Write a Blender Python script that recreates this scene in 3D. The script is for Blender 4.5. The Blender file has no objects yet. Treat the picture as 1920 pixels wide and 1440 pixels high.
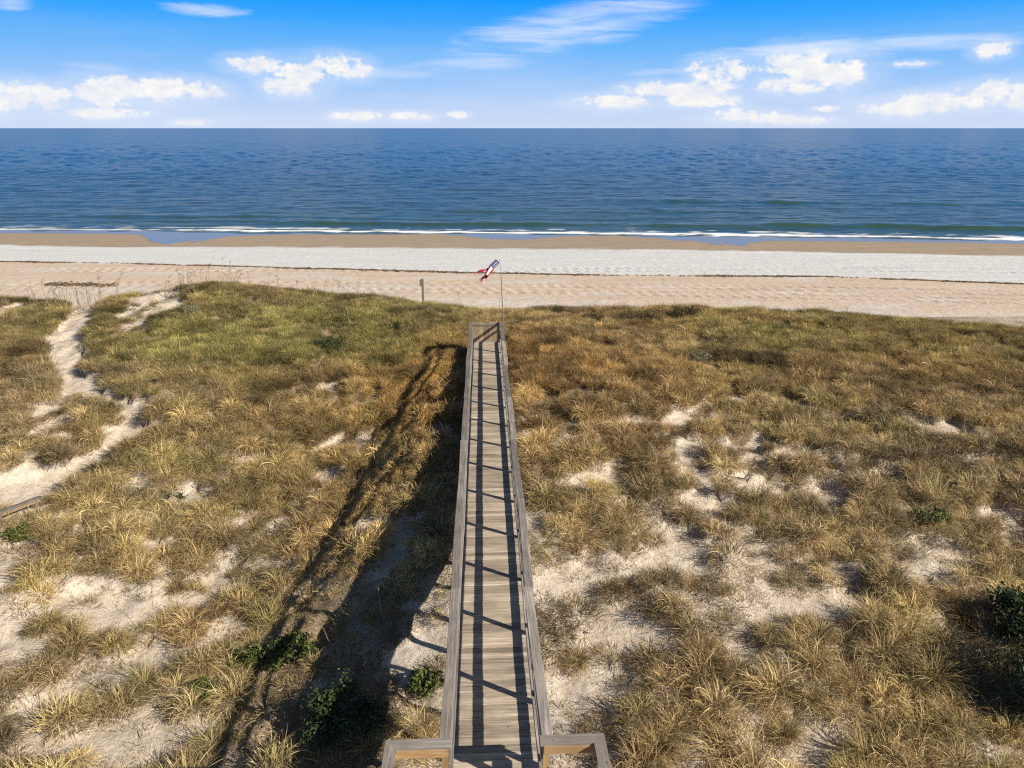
import bpy, math, random
import numpy as np
random.seed(4); RNG = np.random.default_rng(7)
PI = math.pi
EXPO = .68
sc = bpy.context.scene
COL = sc.collection

# ------------------------------------------------------------------ camera model
F_PX, PITCH, YAW, CAMX, CAMZ = 1333.0, math.atan(480/1333.0), 0.04, -0.08, 15.5
CP, SP = math.cos(PITCH), math.sin(PITCH)
CY, SY = math.cos(math.atan(YAW)), math.sin(math.atan(YAW))
def ray(px, py):
    u, v = (px-960)/F_PX, (720-py)/F_PX
    f, up = CP+v*SP, v*CP-SP
    return np.array([u*CY+f*SY, f*CY-u*SY, up])
def at_z(px, py, z):
    d = ray(px, py); t = (z-CAMZ)/d[2]
    return CAMX+d[0]*t, d[1]*t

# ------------------------------------------------------------------ noise
_perm = np.random.default_rng(11).permutation(256).astype(np.int64)
_perm = np.concatenate([_perm, _perm, _perm])
_val = np.random.default_rng(12).uniform(-1, 1, 256)
def vnoise(x, y, s=0):
    x = np.asarray(x, float)+s*17.13; y = np.asarray(y, float)+s*9.71
    xi, yi = np.floor(x).astype(np.int64), np.floor(y).astype(np.int64)
    xf, yf = x-xi, y-yi
    u, v = xf*xf*xf*(xf*(xf*6-15)+10), yf*yf*yf*(yf*(yf*6-15)+10)
    def h(a, b): return _val[_perm[_perm[a & 255]+(b & 255)]]
    n0 = h(xi, yi)*(1-u)+h(xi+1, yi)*u
    n1 = h(xi, yi+1)*(1-u)+h(xi+1, yi+1)*u
    return n0*(1-v)+n1*v
def fbm(x, y, o=4, s=0):
    r, a, f, t = 0, 1, 1, 0
    for i in range(o):
        r = r+a*vnoise(x*f, y*f, s+i*3); t += a; a *= .5; f *= 2.03
    return r/t
def sstep(a, b, x):
    t = np.clip((x-a)/(b-a), 0, 1); return t*t*(3-2*t)

# ------------------------------------------------------------------ terrain
DK0, DKS = CAMZ-9.2, 0.021                       # deck height at y=0 and its fall per metre
def deck_z(y): return DK0-DKS*y
TP = np.array([(0,2,3.9),(0,6,3.85),(0,12,3.82),(-2,12,3.85),(-2,8,3.85),(0,16,4.65),(0,20,5.0),(0,25,5.05),(0,34,4.95),(0,38,5.0),
 (-6,16,3.3),(-6,10,3.5),(-5,22,3.7),(-4.3,28,4.15),(-3.5,35,4.6),(-10,16,3.55),(-10,28,4.4),(-15,12,3.7),(-15,22,4.1),(-20,30,4.6),
 (-25,20,4.2),(-17,38,5.0),(-17.5,44.5,5.85),(-22,44.5,5.4),(-25.5,44,4.75),(-30,44,5.0),(-42,44,5.1),(-11,44,5.3),(-7,43,5.1),(-3,42.5,4.8),(0,42,4.6),(6,42,4.55),
 (12.6,42,4.55),(20,41.5,4.45),(26,40.5,4.25),(31,39.3,3.95),(42,37,3.4),(5,12,4.15),(5,20,4.8),(5,30,4.9),(10,12,4.0),(10,20,4.5),(12,30,4.7),(14,15,4.0),
 (18,14,3.8),(20,22,4.4),(22,32,4.6),(30,25,4.3),(35,32,4.3),(-30,5,4.2),(30,5,4.0),(-45,25,4.6),(45,22,4.3),(0,-6,4.2)])
def _tps():
    n = len(TP); d2 = ((TP[:, None, :2]-TP[None, :, :2])**2).sum(-1)
    K = .5*d2*np.log(d2+1e-9)+np.eye(n)*.6
    P = np.c_[np.ones(n), TP[:, :2]]
    A = np.zeros((n+3, n+3)); A[:n, :n] = K; A[:n, n:] = P; A[n:, :n] = P.T
    return np.linalg.solve(A, np.r_[TP[:, 2], 0, 0, 0])
TW = _tps()
def tps(x, y):
    x, y = np.clip(x, -45, 45), np.clip(y, -6, 50)
    r = TW[-3]+TW[-2]*x+TW[-1]*y
    for (a, b, _), w in zip(TP, TW):
        d2 = (x-a)**2+(y-b)**2; r = r+w*.5*d2*np.log(d2+1e-9)
    return np.clip(r, 2.6, 6.3)
CRX = [-60, -30, -17, -10, 0, 13, 20, 26, 31, 42, 60]
CRY = [44.5, 44.3, 45, 44.3, 42.6, 42.3, 41.8, 40.8, 39.4, 36.5, 34]
def crest_y(x): return np.interp(x, CRX, CRY)
def pxline(pts, z):
    w = np.array([at_z(a, b, z) for a, b in pts]); o = np.argsort(w[:, 0])
    return lambda x: np.interp(x, w[o, 0], w[o, 1])
shore = pxline([(-200,431),(0,433),(480,437),(960,440),(1440,444),(1920,452),(2200,456)], 0.0)
def beach_z(x, y):
    d = shore(x)-y
    return np.where(d < 15, .02*d, .3+.047*(d-15)).clip(-6, 2.45)
def ground_base(x, y):
    x, y = np.asarray(x, float), np.asarray(y, float)
    yc = crest_y(x)
    k = sstep(0.6, 8.5, y-yc)
    return tps(x, np.minimum(y, yc+1))*(1-k)+beach_z(x, y)*k
def ground_z(x, y):
    x, y = np.asarray(x, float), np.asarray(y, float)
    k = 1-sstep(1.5, 8, y-crest_y(x))
    h = (.17+.10*sstep(14, 24, y))*fbm(x/2.4, y/2.4, 3, 1)+.09*fbm(x/.9, y/.9, 2, 2)
    near = 1-np.exp(-(x/1.6)**2)*.6
    return ground_base(x, y)+h*k*near
def hit(px, py):
    d = ray(px, py); t = 5.0
    for i in range(6000):
        t += .03 if t < 80 else .2
        x, y, z = CAMX+d[0]*t, d[1]*t, CAMZ+d[2]*t
        if i % 4 == 0 and z <= 6.6 and z <= float(ground_base(x, y)): break
    return x, y, z

# ------------------------------------------------------------------ masks on the ground (bare path, bare sand patches)
PATH = [(-60,940,55),(0,922,50),(70,905,42),(150,872,38),(222,838,30),(258,803,20),(243,775,17),(190,745,26),(142,712,30),(122,675,26),(133,635,26),(148,605,30),(163,575,32),(182,556,34)]
def _seg_pts():
    out = []
    for px, py, w in PATH:
        x, y, z = hit(px, py); dist = math.hypot(y, CAMZ-z)
        out.append((x, y, 1.2*w*dist/F_PX))
    x, y, w = out[-1]; out.append((x+.4, y+3, w)); out.append((x+.5, y+3.8, w*.8))
    return out
PATHW = _seg_pts()
def path_mask(x, y):
    x, y = np.asarray(x, float), np.asarray(y, float)
    x = x+.15*fbm(x/1.1, y/1.1, 3, 5); y = y+.15*fbm(x/1.1, y/1.1, 3, 6)
    m = np.zeros_like(x)
    for (x0, y0, w0), (x1, y1, w1) in zip(PATHW[:-1], PATHW[1:]):
        dx, dy = x1-x0, y1-y0; L = dx*dx+dy*dy
        t = np.clip(((x-x0)*dx+(y-y0)*dy)/L, 0, 1)
        d = np.hypot(x-x0-t*dx, y-y0-t*dy)+.32*fbm(x/.5, y/.5, 3, 4); w = (w0+(w1-w0)*t)*(1+.35*vnoise(x/1.5, y/1.5, 3))
        m = np.maximum(m, 1-sstep(.55, 1.05, d/w))
    return m
PATCH = [(300,562,62,40),(312,578,40,28),(285,552,46,20),(8,592,26,18),(85,645,15,8),(515,577,10,6),(595,735,52,20),(345,828,28,12),(505,826,22,7),(630,915,36,12),(370,930,50,14),
 (265,912,25,14),(450,995,62,14),(565,997,30,9),(280,1022,30,18),(430,1085,60,36),(525,1078,62,16),(220,1128,90,30),(320,1120,50,22),(60,1212,70,30),(150,1300,64,18),
 (415,1205,40,24),(120,1312,70,22),(210,1395,70,25),(10,1118,40,18),(30,960,60,24),(90,985,40,18),(1550,938,56,28),(1290,1032,62,44),(1200,1062,40,18),(1062,1105,62,42),
 (1120,1152,60,28),(1150,1205,100,26),(1690,1078,56,46),(1480,1140,64,22),(1415,1238,52,40),(1560,1172,44,16),(1620,1270,54,28),(1400,1365,66,40),(1095,1290,60,46),
 (1060,1350,50,30),(1885,975,30,40),(1760,930,20,11),(1330,695,40,9),(1790,690,20,7),(1830,757,30,11),(1080,800,30,12),(1440,910,40,12),(1000,1000,16,30),(1040,960,30,14),
 (1850,1210,40,80),(1700,1340,60,26),(1530,1420,80,24),(1270,1260,30,26),(1330,1410,60,20),(1240,1140,30,18),(1790,1110,30,30),(900,1000,1,1),(700,1120,26,40),(790,1230,50,130),(740,1010,40,60),
 (60,1060,50,12),(130,1085,36,14),(350,1400,40,14),(560,1130,40,14),(690,1010,34,20),(20,1330,40,14),(300,1250,40,12),(480,880,34,9),(560,850,26,8),(700,870,20,10),(1100,905,40,12),(1180,950,40,14),(1350,960,34,12),(1630,1010,40,14),(1740,1160,34,20),(1200,1390,50,18)]
def _patches():
    out = []
    for px, py, rx, ry in PATCH:
        x, y, z = hit(px, py); dr = math.hypot(y, CAMZ-z)
        s = (CAMZ-z)/dr
        out.append((x, y, rx*dr/F_PX, ry*dr/F_PX/s))
    return out
PATCHW = _patches()
def patch_mask(x, y):
    x, y = np.asarray(x, float), np.asarray(y, float)
    qx, qy = x+.7*fbm(x/.8, y/.8, 3, 7), y+.7*fbm(x/.8, y/.8, 3, 8); br = .75*fbm(x/.55, y/.55, 3, 9)
    m = np.zeros_like(x)
    for a, b, rx, ry in PATCHW:
        d = ((qx-a)/rx)**2+((qy-b)/ry)**2
        m = np.maximum(m, 1-sstep(.25, 1.20, d+br))
    return m

def flecks(x, y):
    amt = sstep(11, 15, y)*(1-sstep(27, 36, y))
    n = fbm(x/1.25, y/1.05, 4, 120)+.35*vnoise(x/6., y/6., 121)
    return sstep(.30, .50, n+.10*(x < -1)-.03)*amt*(np.abs(x) > 1.2)
def trough(x, y):
    return sstep(-6.0, -5.0, x)*(1-sstep(-2.2, -1.2, x))*(1-sstep(16, 20, y))
def cover(x, y):
    far = sstep(13, 30, y)
    n = .62*fbm(x/1.9, y/1.7, 3, 110)+.55*fbm(x/.75, y/.70, 2, 112)
    return sstep(-.34, .20, n+.13*far+.15)*(1-patch_mask(x, y))*(1-.95*flecks(x, y))*(1-sstep(.15, .6, path_mask(x, y)))
def mound(x, y):
    x, y = np.asarray(x, float), np.asarray(y, float)
    off = np.clip((np.abs(x)-.7)/1.0, 0, 1)*(1-sstep(-2, 3, y-crest_y(x)))
    return ground_z(x, y)+off*((.17+.15*sstep(13, 20, y))*cover(x, y)-.06)
# ------------------------------------------------------------------ materials
def mat(name):
    m = bpy.data.materials.new(name); m.use_nodes = True
    nt = m.node_tree; b = nt.nodes['Principled BSDF']
    return m, nt, b
def N(nt, t, **kw):
    n = nt.nodes.new(t)
    for k, v in kw.items():
        if hasattr(n, k): setattr(n, k, v)
        else: n.inputs[k].default_value = v
    return n
def noise(nt, vec, scale, detail=4, rough=.55, dist=0):
    n = nt.nodes.new('ShaderNodeTexNoise'); n.inputs['Scale'].default_value = scale
    n.inputs['Detail'].default_value = detail; n.inputs['Roughness'].default_value = rough; n.inputs['Distortion'].default_value = dist
    if vec is not None: nt.links.new(vec, n.inputs['Vector'])
    return n.outputs['Fac']
def coords(nt, scale=(1, 1, 1), kind='Object'):
    t = nt.nodes.new('ShaderNodeTexCoord'); m = nt.nodes.new('ShaderNodeMapping')
    m.inputs['Scale'].default_value = scale; nt.links.new(t.outputs[kind], m.inputs['Vector'])
    return m.outputs['Vector']
def rng_(nt, v, a, b, c=0., d=1., smooth=False):
    n = nt.nodes.new('ShaderNodeMapRange'); n.clamp = True
    if smooth: n.interpolation_type = 'SMOOTHSTEP'
    for i, q in zip((1, 2, 3, 4), (a, b, c, d)): n.inputs[i].default_value = q
    nt.links.new(v, n.inputs[0]); return n.outputs[0]
def mixc(nt, fac, a, b, mode='MIX'):
    n = nt.nodes.new('ShaderNodeMix'); n.data_type = 'RGBA'; n.blend_type = mode
    def put(s, v):
        if hasattr(v, 'default_value'): nt.links.new(v, s)
        else: s.default_value = v if not isinstance(v, tuple) or len(v) == 4 else (*v, 1)
    if hasattr(fac, 'default_value'): nt.links.new(fac, n.inputs[0])
    else: n.inputs[0].default_value = fac
    put(n.inputs[6], a); put(n.inputs[7], b)
    return n.outputs[2]
def math_(nt, op, a, b=None, c=None, clamp=False):
    n = nt.nodes.new('ShaderNodeMath'); n.operation = op; n.use_clamp = clamp
    for i, v in enumerate((a, b, c)):
        if v is None: continue
        if hasattr(v, 'default_value'): nt.links.new(v, n.inputs[i])
        else: n.inputs[i].default_value = v
    return n.outputs[0]
def attr(nt, name, kind='GEOMETRY'):
    n = nt.nodes.new('ShaderNodeAttribute'); n.attribute_name = name; n.attribute_type = kind
    return n
def bump(nt, b, h, strength, dist):
    n = nt.nodes.new('ShaderNodeBump'); n.inputs['Strength'].default_value = strength; n.inputs['Distance'].default_value = dist
    nt.links.new(h, n.inputs['Height']); nt.links.new(n.outputs[0], b.inputs['Normal'])

def sand_material(name, dune):
    m, nt, b = mat(name); L = nt.links.new
    v = coords(nt)
    n1, n2, n3 = noise(nt, v, .35, 5), noise(nt, v, 6, 6, .65), noise(nt, v, 38, 4, .7)
    if dune:
        base = mixc(nt, n1, (.58, .50, .40), (.80, .74, .66))
        base = mixc(nt, rng_(nt, n2, .30, .62), (.50, .40, .29), base)
        lit = attr(nt, 'litter').outputs['Fac']
        sp = noise(nt, v, 17, 5, .75)
        k = math_(nt, 'MULTIPLY', rng_(nt, math_(nt, 'ADD', sp, math_(nt, 'MULTIPLY', lit, .22)), .58, .70), .85)
        base = mixc(nt, k, base, (.17, .115, .06))
        L(base, b.inputs['Base Color'])
        h = math_(nt, 'ADD', math_(nt, 'MULTIPLY', n2, .8), math_(nt, 'MULTIPLY', n3, .35))
        bump(nt, b, h, .9, .09)
    else:
        tone, wet, film = (attr(nt, a).outputs['Fac'] for a in ('tone', 'wet', 'film'))
        st = noise(nt, coords(nt, (.12, 1.1, 1)), 1.0, 6, .65)
        st2 = noise(nt, coords(nt, (.5, 2.5, 1)), 1.6, 5, .7)
        white = mixc(nt, rng_(nt, st, .3, .7), (.54, .54, .52), (.625, .635, .62))
        tan = mixc(nt, rng_(nt, st, .3, .7), (.50, .39, .285), (.60, .50, .395))
        dry = mixc(nt, tone, tan, white)
        dry = mixc(nt, math_(nt, 'MULTIPLY', rng_(nt, noise(nt, coords(nt,(1,1.6,1)), 2.2, 5, .75), .44, .30), .30), dry, (.42, .34, .26))
        wc = mixc(nt, rng_(nt, st2, .3, .7), (.27, .205, .14), (.38, .31, .225))
        c = mixc(nt, wet, dry, wc)
        c = mixc(nt, film, c, (.165, .19, .225))
        L(c, b.inputs['Base Color'])
        r = nt.nodes.new('ShaderNodeMix'); r.data_type = 'FLOAT'
        L(film, r.inputs[0]); r.inputs[2].default_value = .85; r.inputs[3].default_value = .16
        L(r.outputs[0], b.inputs['Roughness'])
        s = nt.nodes.new('ShaderNodeMix'); s.data_type = 'FLOAT'
        L(film, s.inputs[0]); s.inputs[2].default_value = .15; s.inputs[3].default_value = .32
        L(s.outputs[0], b.inputs['Specular IOR Level'])
        inv = math_(nt, 'SUBTRACT', 1., math_(nt, 'MAXIMUM', wet, film))
        h = math_(nt, 'MULTIPLY', math_(nt, 'ADD', noise(nt, v, 2.6, 2, .5), math_(nt, 'MULTIPLY', noise(nt, v, .9, 3, .6), 1.5)), inv)
        bump(nt, b, h, .30, .2)
        return m
    b.inputs['Roughness'].default_value = .95; b.inputs['Specular IOR Level'].default_value = .1
    return m

def wood_material(name, dark, light, grain, seams=0, val=1.):
    m, nt, b = mat(name); L = nt.links.new
    sc_ = {'x': (1.2, 26, 26), 'y': (26, 1.2, 26), 'z': (26, 26, 1.2)}[grain]
    v = coords(nt, sc_); n1 = noise(nt, v, 1.6, 6, .65, .4)
    n2 = noise(nt, coords(nt), 1.3, 5, .6); n3 = noise(nt, coords(nt, tuple(q*.35 for q in sc_)), 2.0, 3)
    pr = attr(nt, 'prand').outputs['Fac']
    c = mixc(nt, rng_(nt, n1, .28, .74), dark, light)
    c = mixc(nt, math_(nt, 'MULTIPLY', rng_(nt, n2, .42, .66), .40), c, tuple(q*.55 for q in dark))
    c = mixc(nt, math_(nt, 'MULTIPLY', rng_(nt, n3, .55, .70), .6), c, tuple(min(1, q*1.5) for q in light))
    c = mixc(nt, math_(nt, 'MULTIPLY', rng_(nt, noise(nt, v, 3.5, 3, .7), .60, .72), .65), c, tuple(q*.35 for q in dark))
    g = nt.nodes.new('ShaderNodeCombineColor')
    k = rng_(nt, pr, 0, 1, .62*val, 1.25*val)
    for i in range(3): L(k, g.inputs[i])
    c = mixc(nt, 1., c, g.outputs[0], 'MULTIPLY')
    kn = nt.nodes.new('ShaderNodeTexVoronoi'); kn.inputs['Scale'].default_value = 2.3; L(coords(nt), kn.inputs['Vector'])
    c = mixc(nt, rng_(nt, kn.outputs['Distance'], .05, .02), c, tuple(q*.3 for q in dark))
    L(c, b.inputs['Base Color']); b.inputs['Roughness'].default_value = .88; b.inputs['Specular IOR Level'].default_value = .2
    bump(nt, b, n1, .5, .012)
    return m

def grass_material(name, inst=True):
    m, nt, b = mat(name); L = nt.links.new
    bl = attr(nt, 'blade').outputs['Fac']
    if inst:
        a = attr(nt, 'gc', 'INSTANCER'); s = nt.nodes.new('ShaderNodeSeparateXYZ'); L(a.outputs['Vector'], s.inputs[0])
        g, o, br = s.outputs
    else:
        oi = nt.nodes.new('ShaderNodeObjectInfo')
        g = rng_(nt, oi.outputs['Random'], 0, 1, .15, .55); o = rng_(nt, oi.outputs['Random'], 1, 0, .1, .4); br = rng_(nt, oi.outputs['Random'], 0, 1, .85, 1.1)
    cr = nt.nodes.new('ShaderNodeValToRGB'); e = cr.color_ramp.elements
    e[0].position, e[0].color = 0, (.11, .075, .038, 1)
    e[1].position, e[1].color = 1, (.72, .58, .35, 1)
    q = e.new(.30); q.color = (.27, .195, .095, 1)
    q = e.new(.68); q.color = (.50, .385, .20, 1)
    L(bl, cr.inputs[0])
    cg = nt.nodes.new('ShaderNodeValToRGB'); e = cg.color_ramp.elements
    e[0].color = (.055, .055, .018, 1); e[1].color = (.46, .41, .14, 1)
    L(bl, cg.inputs[0])
    co = nt.nodes.new('ShaderNodeValToRGB'); e = co.color_ramp.elements
    e[0].color = (.16, .085, .025, 1); e[1].color = (.72, .45, .16, 1)
    L(bl, co.inputs[0])
    c = mixc(nt, o, cr.outputs[0], co.outputs[0]); c = mixc(nt, g, c, cg.outputs[0])
    k = nt.nodes.new('ShaderNodeCombineColor')
    for i in range(3): L(br, k.inputs[i])
    c = mixc(nt, 1., c, k.outputs[0], 'MULTIPLY')
    L(c, b.inputs['Base Color']); b.inputs['Roughness'].default_value = .7; b.inputs['Specular IOR Level'].default_value = .25
    tr = nt.nodes.new('ShaderNodeBsdfTranslucent'); L(c, tr.inputs[0])
    mx = nt.nodes.new('ShaderNodeMixShader'); mx.inputs[0].default_value = .28
    L(b.outputs[0], mx.inputs[1]); L(tr.outputs[0], mx.inputs[2]); L(mx.outputs[0], nt.nodes['Material Output'].inputs[0])
    return m

def leaf_material(name, dark, light):
    m, nt, b = mat(name); L = nt.links.new
    bl = attr(nt, 'blade').outputs['Fac']
    c = mixc(nt, bl, dark, light)
    L(c, b.inputs['Base Color']); b.inputs['Roughness'].default_value = .55; b.inputs['Specular IOR Level'].default_value = .35
    tr = nt.nodes.new('ShaderNodeBsdfTranslucent'); L(c, tr.inputs[0])
    mx = nt.nodes.new('ShaderNodeMixShader'); mx.inputs[0].default_value = .22
    L(b.outputs[0], mx.inputs[1]); L(tr.outputs[0], mx.inputs[2]); L(mx.outputs[0], nt.nodes['Material Output'].inputs[0])
    return m

def plain(name, c, rough=.7, var=.25, scale=20):
    m, nt, b = mat(name)
    n = noise(nt, coords(nt), scale, 5)
    nt.links.new(mixc(nt, n, tuple(q*(1-var) for q in c), tuple(min(1, q*(1+var)) for q in c)), b.inputs['Base Color'])
    b.inputs['Roughness'].default_value = rough; b.inputs['Specular IOR Level'].default_value = .25
    return m

M = {}
M['dune'] = sand_material('dune_sand', True)
M['beach'] = sand_material('beach_sand', False)
M['deck'] = wood_material('deck_wood', (.27, .215, .155), (.53, .46, .365), 'x')
M['cap'] = wood_material('cap_wood', (.16, .14, .118), (.37, .335, .295), 'y')
M['capx'] = wood_material('cap_wood_cross', (.155, .135, .115), (.34, .31, .275), 'x')
M['post'] = wood_material('post_wood', (.15, .125, .10), (.31, .27, .22), 'z')
M['newx'] = wood_material('new_wood', (.35, .22, .10), (.52, .35, .17), 'x')
M['newz'] = wood_material('new_wood_upright', (.35, .22, .10), (.52, .35, .17), 'z')
M['picket'] = wood_material('picket_wood', (.22, .155, .09), (.42, .32, .20), 'z')
M['grass'] = grass_material('dune_grass_blades')
M['tuss'] = grass_material('tussock_blades', False)
M['leaf'] = leaf_material('green_leaves', (.035, .052, .013), (.17, .20, .045))
M['leafdark'] = leaf_material('dark_leaves', (.02, .038, .015), (.07, .10, .03))
M['leafgrey'] = leaf_material('grey_leaves', (.10, .10, .05), (.27, .25, .14))
M['leafbrown'] = leaf_material('brown_leaves', (.06, .04, .018), (.20, .14, .06))
M['twig'] = plain('twig_bark', (.16, .12, .085), .9)
M['oat'] = leaf_material('oat_stems', (.12, .08, .045), (.42, .32, .19))
M['wrack'] = plain('dry_wrack', (.11, .08, .05), .95, .5, 6)
M['metal'] = plain('pole_metal', (.20, .18, .16), .5, .15)

# ------------------------------------------------------------------ mesh helpers
def mesh_np(name, verts, faces, material, attrs=None, smooth=False):
    me = bpy.data.meshes.new(name)
    verts = np.asarray(verts, np.float32); faces = np.asarray(faces, np.int32)
    k = faces.shape[1]
    me.vertices.add(len(verts)); me.vertices.foreach_set('co', verts.ravel())
    me.loops.add(faces.size); me.loops.foreach_set('vertex_index', faces.ravel())
    me.polygons.add(len(faces)); me.polygons.foreach_set('loop_start', np.arange(0, faces.size, k, dtype=np.int32))
    me.polygons.foreach_set('use_smooth', np.full(len(faces), smooth))
    for an, av in (attrs or {}).items():
        a = me.attributes.new(an, 'FLOAT', 'POINT'); a.data.foreach_set('value', np.asarray(av, np.float32))
    me.update(calc_edges=True); me.validate()
    for m in (material if isinstance(material, (list, tuple)) else [material]): me.materials.append(m)
    return me
def link(name, me, parent=None, loc=None):
    o = bpy.data.objects.new(name, me); COL.objects.link(o)
    if parent: o.parent = parent
    if loc is not None: o.location = loc
    return o
def tag(o, label=None, cat=None, group=None, kind=None):
    for k, v in (('label', label), ('category', cat), ('group', group), ('kind', kind)):
        if v: o[k] = v
    return o
def empty(name, loc=(0, 0, 0)):
    o = bpy.data.objects.new(name, None); COL.objects.link(o); o.location = loc; o.empty_display_size = .2
    return o
class MB:
    """collects boxes and tubes for one mesh"""
    def __init__(s): s.v, s.f, s.p = [], [], []
    def add(s, verts, faces, p=None):
        b = len(s.v); p = random.random() if p is None else p
        s.v += [tuple(q) for q in verts]; s.f += [tuple(i+b for i in f) for f in faces]; s.p += [p]*len(verts)
    def box(s, x0, x1, y0, y1, z0, z1, p=None, bev=.004, jit=0.):
        j = lambda: random.uniform(-jit, jit)
        x0 += j(); x1 += j(); z1 += j()*.5
        b = bev; vs, n = [], 0
        for z, i in ((z0, 0), (z1-b, 0), (z1, b)):
            vs += [(x0+i, y0+i, z), (x1-i, y0+i, z), (x1-i, y1-i, z), (x0+i, y1-i, z)]
        fs = [(3, 2, 1, 0), (8, 9, 10, 11)]
        for r in (0, 4):
            for k in range(4): fs.append((r+k, r+(k+1) % 4, r+4+(k+1) % 4, r+4+k))
        s.add(vs, fs, p)
    def tube(s, pts, rad, n=6, p=None):
        pts = [np.array(q, float) for q in pts]; vs, fs = [], []
        for i, q in enumerate(pts):
            t = pts[min(i+1, len(pts)-1)]-pts[max(i-1, 0)]; t /= np.linalg.norm(t)+1e-9
            a = np.cross(t, (0, 1, 0) if abs(t[1]) < .9 else (1, 0, 0)); a /= np.linalg.norm(a); c = np.cross(t, a)
            r = rad[i] if isinstance(rad, (list, tuple)) else rad
            for k in range(n): vs.append(q+r*(a*math.cos(2*PI*k/n)+c*math.sin(2*PI*k/n)))
        for i in range(len(pts)-1):
            for k in range(n): fs.append((i*n+k, i*n+(k+1) % n, (i+1)*n+(k+1) % n, (i+1)*n+k))
        fs.append(tuple(range(n))[::-1]); fs.append(tuple((len(pts)-1)*n+k for k in range(n)))
        s.add(vs, fs, p)
    def build(s, name, material, parent=None, shear=False, smooth=False, loc=None):
        v = [(x, y, z+(deck_z(y) if shear else 0)) for x, y, z in s.v]
        me = bpy.data.meshes.new(name); me.from_pydata(v, [], s.f)
        a = me.attributes.new('prand', 'FLOAT', 'POINT'); a.data.foreach_set('value', s.p)
        if smooth: me.polygons.foreach_set('use_smooth', [True]*len(me.polygons))
        me.materials.append(material); me.update()
        return link(name, me, parent, loc)

# ------------------------------------------------------------------ ground sheets
def graded(a, b, step, far):
    core = np.arange(a, b+step*.5, step); lo, hi = [], []
    d, x, y = step, a, b
    while x > -far: d *= 1.35; x -= d; y += d; lo.append(x); hi.append(y)
    return np.concatenate([lo[::-1], core, hi])
def grid(xs, ys):
    X, Y = np.meshgrid(xs, ys); n, m = len(xs), len(ys)
    i = np.arange(n*m).reshape(m, n)
    return X.ravel(), Y.ravel(), np.stack([i[:-1, :-1], i[:-1, 1:], i[1:, 1:], i[1:, :-1]], -1).reshape(-1, 4)
def subset(name, V, Fc, keep, material, attrs):
    f = Fc[keep]; u, inv = np.unique(f, return_inverse=True)
    return mesh_np(name, V[u], inv.reshape(f.shape), material, {k: a[u] for k, a in attrs.items()}, True)
xs = graded(-46, 46, .16, 1500)
ys = np.concatenate([[-400, -150, -60, -30, -15, -6, 0, 3], np.arange(5, 50.01, .16)])
gx, gy, gf = grid(xs, ys)
gz = mound(gx, gy)
pm, sm = path_mask(gx, gy), patch_mask(gx, gy)
gz -= .10*pm
gz += .05*pm*fbm(gx/.35, gy/.35, 2, 30)
litter = np.clip(.55+.5*fbm(gx/1.4, gy/1.4, 3, 31)+.95*sstep(16, 30, gy)*(gy < crest_y(gx)+5)+.35*fbm(gx/2.5, gy/2., 3, 33)*sstep(13, 24, gy)-1.3*np.maximum(sm, flecks(gx, gy))-1.6*pm+.45*trough(gx, gy), 0, 1.6)  # trough term: dead grass, also deepening the boardwalk's shade in the ground colour
GV = np.c_[gx, gy, gz]; yend = ys[-1]
isp = pm[gf].mean(1) > .5
tag(link('dune_ground', subset('dune_ground', GV, gf, ~isp, M['dune'], {'litter': litter})), kind='structure')
tag(link('footpath', subset('footpath', GV, gf, isp, M['dune'], {'litter': litter*.6})), kind='structure')

wx = graded(-95, 95, .26, 1500)
wy = np.concatenate([np.arange(yend, 118, .2), [120, 124, 130, 140, 160, 220]])
bx, by, bf = grid(wx, wy)
bz = ground_z(bx, by)
tan_edge = pxline([(-300,458),(0,460),(240,465),(480,463),(720,465),(960,466),(1200,468),(1440,472),(1700,477),(1920,481),(2200,486)], .3)
wrack_ln = pxline([(-300,482),(0,488),(240,492),(480,500),(700,507),(860,513),(960,515),(1100,518),(1300,520),(1560,521),(1700,528),(1920,537),(2200,546)], 1.3)
dw = by-wrack_ln(bx)+1.1*fbm(bx/4, by/3, 4, 40)
dt = by-tan_edge(bx)+.9*fbm(bx/9, by/4, 3, 41)
tone = sstep(-.7, 1.6, dw+.8*fbm(bx/2, by/.8, 3, 39))
near_dune = 1-sstep(2, 11, by-crest_y(bx)-6+3*fbm(bx/5, by/5, 3, 42))
tone = np.clip(tone+near_dune*.6+.35*sstep(.15, .5, fbm(bx/7, by/2.2, 4, 43))*(1-tone), 0, 1)
wet = sstep(-1.6, 1.0, dt+1.2*fbm(bx/3, by/1.5, 3, 38))
# water film and tide pools left on the wet sand: their landward edge, traced along the beach
film_edge = pxline([(-300,433),(0,436),(200,437.5),(262,439),(275,446),(284,455),(315,460.5),(345,460.5),(358,457),(374,449),(420,444),(470,440.5),(560,438),(700,437.5),(820,438),(870,441),(905,447),(960,449.5),(1010,447),(1060,441.5),(1150,440.5),(1235,446),(1275,452),(1300,450.5),(1330,447.5),(1350,456),(1362,464),(1394,464),(1402,456),(1440,451),(1600,452),(1800,454),(1920,457),(2200,462)], .12)
film = .85*sstep(-.5, .35, by-film_edge(bx)+.35*fbm(bx/6, by/2.5, 3, 44))
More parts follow.
